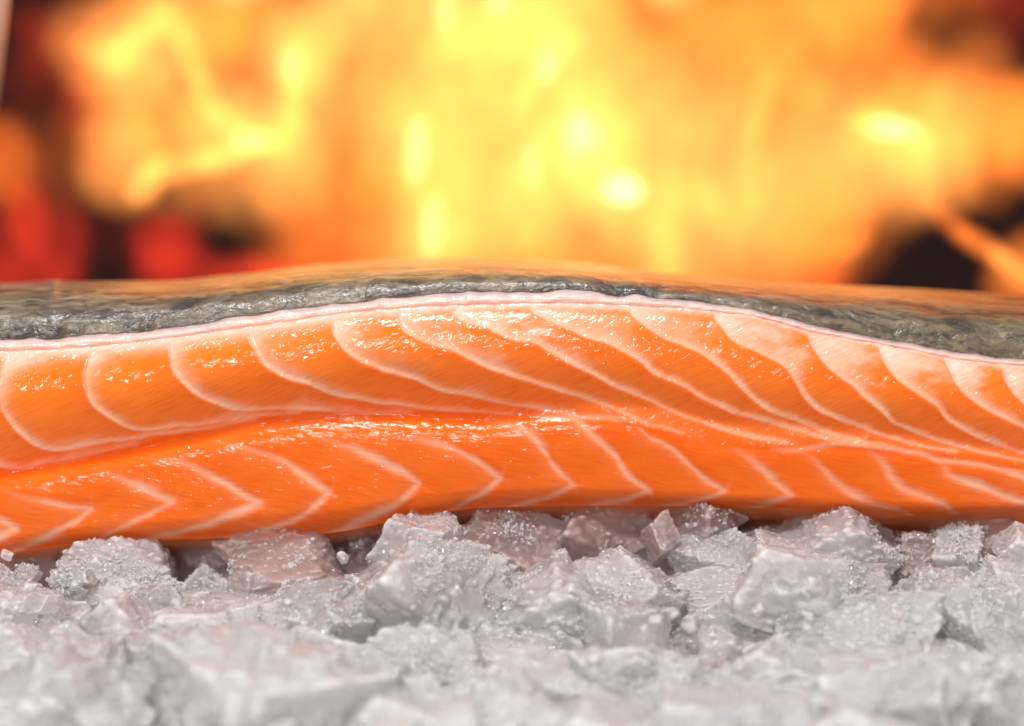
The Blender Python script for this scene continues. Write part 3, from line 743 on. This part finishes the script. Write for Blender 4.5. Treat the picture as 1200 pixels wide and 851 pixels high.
# ------------------------------------------------------------------ fire behind
# strength of the blaze every 50 px across (percent), one row per height in the photo
BLAZE = [
 [4, 0, 0, 36, 62, 47, 62, 47, 78, 78, 78, 78, 122, 122, 78, 62, 47, 47, 62, 62, 78, 47, 47, 47, 12],
 [4, 12, 47, 95, 78, 62, 78, 95, 78, 62, 78, 122, 122, 95, 62, 62, 62, 62, 62, 62, 47, 47, 47, 47, 24],
 [4, 4, 24, 78, 62, 62, 47, 95, 47, 78, 78, 95, 95, 95, 95, 78, 62, 62, 62, 62, 47, 47, 47, 47, 47],
 [0, 4, 24, 62, 62, 78, 95, 78, 47, 78, 95, 95, 95, 95, 122, 78, 78, 62, 62, 62, 78, 95, 78, 62, 62],
 [24, 24, 36, 62, 78, 78, 95, 78, 47, 62, 95, 95, 95, 95, 122, 78, 78, 62, 62, 62, 78, 78, 78, 62, 62],
 [36, 24, 4, 78, 24, 24, 36, 62, 47, 62, 95, 95, 95, 95, 122, 95, 78, 78, 78, 78, 62, 62, 47, 36, 24],
 [0, 4, 4, 4, 4, 4, 12, 36, 36, 47, 95, 95, 95, 78, 62, 78, 78, 78, 78, 62, 62, 36, 24, 4, 4],
 [0, 0, 4, 0, 0, 0, 12, 36, 36, 47, 78, 78, 62, 62, 47, 62, 62, 47, 62, 47, 36, 4, 0, 12, 36],
 [0, 0, 0, 0, 0, 0, 12, 12, 24, 36, 62, 47, 36, 47, 36, 47, 36, 36, 24, 24, 0, 0, 0, 0, 12]]
G = np.array(BLAZE) / 100.0; gyv = np.array([0, 44, 88, 131, 175, 219, 263, 306, 350], float)
def interp2(x, y):
    fx = np.clip(x / 50, 0, 23.999); ix = fx.astype(int); fx = fx - ix
    fy = np.clip(np.interp(y, gyv, np.arange(len(gyv))), 0, len(gyv) - 1.001); iy = fy.astype(int); fy = fy - iy
    return (G[iy, ix] * (1 - fx) + G[iy, ix + 1] * fx) * (1 - fy) + (G[iy + 1, ix] * (1 - fx) + G[iy + 1, ix + 1] * fx) * fy
SPOTS = [ # x, y, rx, ry, amount
 (1119, 33, 36, 24, -1.0), (1196, 45, 18, 45, -0.7), (1175, 85, 14, 18, -0.2), (190, 75, 14, 34, -0.36), (282, 95, 22, 26, -0.35), (205, 152, 34, 16, -0.25),
 (305, 115, 20, 24, -0.3), (335, 5, 20, 18, -0.3), (340, 75, 20, 24, 0.35), (290, 165, 24, 16, 0.45), (145, 65, 26, 24, 0.15), (165, 210, 26, 22, 0.12), (185, 245, 20, 20, -0.25),
 (60, 135, 26, 34, -0.25), (16, 45, 12, 20, -0.15), (48, 55, 14, 30, 0.10),  (450, 55, 22, 26, -0.12), (487, 165, 12, 40, 0.35), (510, 260, 16, 40, 0.30),
 (640, 75, 12, 20, 0.25), (668, 55, 22, 26, 0.35), (650, 100, 18, 14, -0.35), (680, 150, 22, 30, 0.45), (625, 185, 12, 30, 0.25), (730, 222, 30, 20, 0.8), (745, 20, 30, 40, -0.12), (705, 265, 22, 16, -0.22),
 (785, 290, 18, 40, 0.28), (590, 165, 14, 20, -0.2), (555, 5, 30, 30, 0.1), (1045, 148, 34, 16, 0.55), (1075, 180, 20, 24, 0.2), (1040, 100, 40, 20, -0.12), (1082, 262, 30, 24, -0.45), (1070, 308, 55, 42, -0.6),
 (1190, 240, 34, 18, -0.35), (1165, 262, 30, 24, -0.3), (1135, 265, 22, 16, 0.16), (1165, 290, 22, 16, 0.2), (1190, 315, 18, 14, 0.2), (50, 222, 30, 10, -0.15), (140, 262, 40, 22, -0.1), (260, 285, 14, 30, -0.2),  (300, 285, 24, 30, -0.1), (850, 300, 20, 16, -0.1), (910, 325, 30, 16, -0.15)]
STROKES = [
 ([(105, 55), (140, 70), (160, 40), (190, 20), (215, 40)], 21, 0.32), ([(215, 45), (232, 90), (250, 130), (290, 160), (330, 170)], 16, 0.30),
 ([(345, 60), (345, 100), (345, 150)], 16, 0.32), ([(300, 170), (240, 190), (180, 200), (163, 226)], 18, 0.34), ([(520, 5), (530, 60)], 16, 0.15),
 ([(480, 215), (495, 140)], 15, 0.2), ([(505, 300), (510, 240)], 16, 0.18), ([(640, 85), (672, 42)], 14, 0.35), ([(620, 95), (608, 135)], 13, 0.2),
 ([(664, 182), (680, 135), (702, 182)], 13, 0.35), ([(785, 330), (780, 260)], 20, 0.15), ([(870, 200), (885, 140), (897, 90)], 15, 0.2),
 ([(1005, 143), (1050, 150), (1085, 166)], 14, 0.5), ([(1080, 180), (1085, 232)], 18, 0.22), ([(1092, 238), (1130, 275), (1170, 300), (1205, 328)], 14, 0.32),
 ([(820, 215), (842, 262)], 16, 0.15), ([(622, 185), (622, 225)], 13, 0.2), ([(395, 90), (398, 165)], 20, -0.06), ([(780, 5), (800, 60), (850, 92)], 18, -0.14),
 ([(875, 75), (862, 180)], 13, -0.08), ([(400, 235), (395, 310)], 12, -0.05), ([(935, 88), (1050, 112)], 16, -0.14), ([(0, 205), (60, 175), (120, 190)], 16, 0.12),
 ([(0, 222), (60, 226), (120, 232)], 9, -0.15), ([(45, 150), (70, 110)], 16, -0.1), ([(960, 300), (1020, 275), (1075, 258)], 10, 0.15)]
def field(x, y):
    v = interp2(x, y)
    for pts, wd, am in STROKES:
        d = np.full(np.shape(x), 1e3)
        for (ax, ay), (bx, by) in zip(pts[:-1], pts[1:]):
            t = np.clip(((x - ax) * (bx - ax) + (y - ay) * (by - ay)) / ((bx - ax) ** 2 + (by - ay) ** 2), 0, 1)
            d = np.minimum(d, np.hypot(x - ax - t * (bx - ax), y - ay - t * (by - ay)))
        v = v + am * np.exp(-(d / wd) ** 2)
    for a, b, rx, ry, s_ in SPOTS: v = v + s_ * np.exp(-(((x - a) / rx) ** 2 + ((y - b) / ry) ** 2) * 1.1)
    v = v + 0.12 * np.maximum(v - 0.45, 0)
    return np.maximum(v, 0)
FLM = []
r = np.random.default_rng(11)
for j, py in enumerate(np.arange(-30, 372, 44)):
    for i, px in enumerate(np.arange(-30 + (j % 2) * 24, 1235, 48)):
        x = px + r.uniform(-8, 8); y = py + r.uniform(-7, 7)
        if field(np.array([np.clip(x, 0, 1200)]), np.array([np.clip(y, 0, 350)]))[0] > 0.07:
            FLM.append((x, y, r.uniform(28, 36), r.uniform(34, 46), r.uniform(-35, 35), 0.19 + r.uniform(0, 0.09)))
for pts, wd, am in STROKES:                                  # long narrow tongues along the brighter licks
    if am < 0.14: continue
    for (ax, ay), (bx, by) in zip(pts[:-1], pts[1:]):
        L_ = math.hypot(bx - ax, by - ay); a_ = math.degrees(math.atan2(bx - ax, -(by - ay)))
        FLM.append(((ax + bx) / 2, (ay + by) / 2, wd * 0.62, (L_ / 2 + wd * 0.9) / 1.6, a_, 0.19 + r.uniform(0, 0.06)))
qx, qy = np.meshgrid(np.arange(0, 1201, 12.0), np.arange(0, 340, 12.0)); qx = qx.ravel(); qy = qy.ravel(); Tt = field(qx, qy)
A = []; FS = 2.0
for (x, y, rx, ry, an, Y) in FLM:
    ca, sa = math.cos(math.radians(an)), math.sin(math.radians(an)); dx = qx - x; dy = qy - y
    ru = (dx * ca + dy * sa) / rx; rv = (-dx * sa + dy * ca) / ry
    # a thickness profile already softened by the lens
    A.append(np.clip(1 - (ru ** 2 + rv ** 2) / FS ** 2, 0, 1) ** 1.5)
A = np.array(A).T; Wt = (1 / (Tt + 0.13))[:, None]; A0 = A; A = A * Wt; Tt = Tt * Wt[:, 0]; wv = np.full(A.shape[1], 0.2); AtA = A.T @ A + 1.2 * np.eye(A.shape[1]); Atb = A.T @ Tt; L = np.linalg.norm(AtA, 2)
for it in range(1200): wv = np.maximum(0, wv - (AtA @ wv - Atb) / L)
print('flames', len(FLM), 'fit rms', float(np.sqrt(((A @ wv - Tt) ** 2).mean())))
FB = []
for i in range(6):
    rr = np.random.default_rng(400 + i); n, f = ICO3 if False else ico(4) if i == 0 else FBI
    if i == 0: FBI = (n, f)
    o_ = rr.random(3) * 40
    rho = np.hypot(n[:, 0], n[:, 2]); th = np.sign(n[:, 1]) * np.clip(1 - rho ** 2, 0, 1) ** 1.5
    wobf = 1 + 0.16 * fbm(np.stack([n[:, 0] / (rho + 1e-6), n[:, 2] / (rho + 1e-6), 0 * rho], -1) * 1.3 + o_, 3)
    p = np.stack([n[:, 0] * wobf, th, n[:, 2] * wobf], -1)
    FB.append((p, f))
fire = bpy.data.objects.new('fire', None); C.objects.link(fire); fire.location = (0, 0.26, -0.16)
tag(fire, 'blurred blaze of yellow and orange flames filling the view behind the salmon', 'fire')
_fm = {}
def flame(x, y, rx, ry, an, Y, amp, hue):
    q = max(1, round(amp / 0.012)) * 0.012
    DR = 0.022                                                  # half thickness
    key = (hue, q, random.randrange(6))
    if key not in _fm:
        p, f = FB[key[2]]; me = mesh_np('flame', p, f); me.materials.append(flame_material(hue, q / (2 * DR))); _fm[key] = me
    o = bpy.data.objects.new('flame', _fm[key]); s_ = S(Y)
    o.location = Vector(P(x, y, Y)) - fire.location; o.rotation_euler = (0, math.radians(an), 0)
    o.scale = (rx * s_, DR, ry * s_); C.objects.link(o); o.parent = fire
for (x, y, rx, ry, an, Y), a in zip(FLM, wv):
    if a < 0.02: continue
    t = field(np.array([np.clip(x, 0, 1200.)]), np.array([np.clip(y, 0, 349.)]))[0]
    hue = 'ember' if t < 0.24 else 'amber' if t < 0.40 else 'orange' if t < 0.66 else 'yellow'
    flame(x, y, rx * FS, ry * FS, an, Y, a, hue)
for x, y, rx, ry, a in ((34, 258, 20, 42, 0.75), (8, 300, 36, 40, 0.40), (74, 292, 24, 55, 0.42), (30, 330, 60, 34, 0.35), (192, 285, 34, 36, 0.62), (212, 322, 50, 34, 0.5), (292, 325, 44, 24, 0.7),
                        (50, 55, 20, 34, 0.16), (98, 112, 26, 40, 0.30), (20, 22, 24, 20, 0.10), (225, 245, 30, 34, 0.12), (130, 270, 40, 40, 0.05), (20, 110, 30, 40, 0.05), (1190, 20, 30, 40, 0.12), (960, 325, 40, 20, 0.3), (340, 335, 60, 30, 0.3), (75, 30, 40, 30, 0.06)):
    flame(x, y, rx * 1.4, ry * 1.4, r.uniform(-15, 15), 0.24 + r.uniform(0, 0.05), a, 'red')
for x, y, rx, ry, a in ((730, 222, 24, 16, 0.9), (680, 155, 20, 26, 0.35), (640, 78, 12, 18, 0.3), (1046, 150, 28, 12, 0.5), (488, 175, 12, 36, 0.3), (505, 265, 14, 30, 0.25), (585, 3, 14, 14, 0.3), (340, 76, 16, 20, 0.15), (625, 190, 12, 26, 0.15), (520, 10, 12, 26, 0.2), (292, 166, 22, 12, 0.15)):
    flame(x, y, rx * 1.3, ry * 1.3, 0, 0.22, a * 1.25, 'white')
# the blaze goes on above the frame (seen mirrored in the wet skin)
for i in range(46):
    x = r.normal(640, 330); y = r.uniform(-620, -60)
    if x < 250 and r.random() < 0.6: continue
    flame(x, y, r.uniform(50, 80), r.uniform(80, 130), r.uniform(-20, 20), 0.24 + r.uniform(0, 0.12), r.uniform(0.7, 1.3), 'pale' if x < 780 else 'orange')

# charred logs at the foot of the blaze
M_char = dark_material('charred_wood', (0.004, 0.003, 0.003, 1), (0.014, 0.009, 0.008, 1), 1.0, 60.0)
M_char.node_tree.nodes['Principled BSDF'].inputs['Specular IOR Level'].default_value = 0.1
def log(loc, length, rad, rz, ry, lab):
    n = 40; m = 24; co = []
    for i in range(n):
        t = i / (n - 1)
        for j in range(m):
            a = 2 * math.pi * j / m; co.append((t * length - length / 2, math.cos(a), math.sin(a)))
    co = np.array(co); rr = rad * (1 + 0.22 * fbm(np.stack([co[:, 0] * 12, co[:, 1] * 3, co[:, 2] * 3], -1) + 3 * loc[0], 4))
    endf = np.clip(np.minimum(co[:, 0] + length / 2, length / 2 - co[:, 0]) / 0.008, 0.0, 1) ** 0.5
    co[:, 1] *= rr * endf; co[:, 2] *= rr * endf
    q = [(i * m + j, i * m + (j + 1) % m, (i + 1) * m + (j + 1) % m, (i + 1) * m + j) for i in range(n - 1) for j in range(m)]
    o = link('charred_log', mesh_np('charred_log', co, q), M_char); o.location = loc; o.rotation_euler = (0, ry, rz)
    tag(o, lab, 'log', 'charred logs in the fire')
log((0.10, 0.34, -0.128), 0.34, 0.030, 0.15, 0.0, 'charred log at the foot of the blaze behind the right half of the fillet')
log((-0.16, 0.34, -0.128), 0.30, 0.030, -0.2, 0.0, 'charred log among red glow behind the left end of the fillet')

# pale upright bar cut by the left edge
M_bar = N('pale_steel'); b = M_bar.n('BsdfPrincipled', Base__Color=(0.75, 0.77, 0.8, 1), Roughness=0.35); b.inputs['Metallic'].default_value = 0.7
M_bar.l(b.outputs[0], M_bar.out.inputs[0])
a = Vector(P(6, -60, 0.25)); c_ = Vector(P(-14, 120, 0.25)); n = 16
ax = (c_ - a).normalized(); e1 = ax.cross(Vector((0, 1, 0))).normalized(); e2 = ax.cross(e1)
co = [tuple(a + (c_ - a) * t + (e1 * math.cos(2 * math.pi * j / n) + e2 * math.sin(2 * math.pi * j / n)) * 0.0016 * s_) for t, s_ in ((-1.5, 1), (0, 1), (1, 1), (1.02, 0.6)) for j in range(n)]
q = [(i * n + j, i * n + (j + 1) % n, (i + 1) * n + (j + 1) % n, (i + 1) * n + j) for i in range(3) for j in range(n)]
tag(link('metal_skewer', mesh_np('metal_skewer', co, q), M_bar.m), 'blurred pale metal bar cut off by the top left corner', 'metal bar')
print('objects', len(bpy.data.objects), 'flakes', nfl)
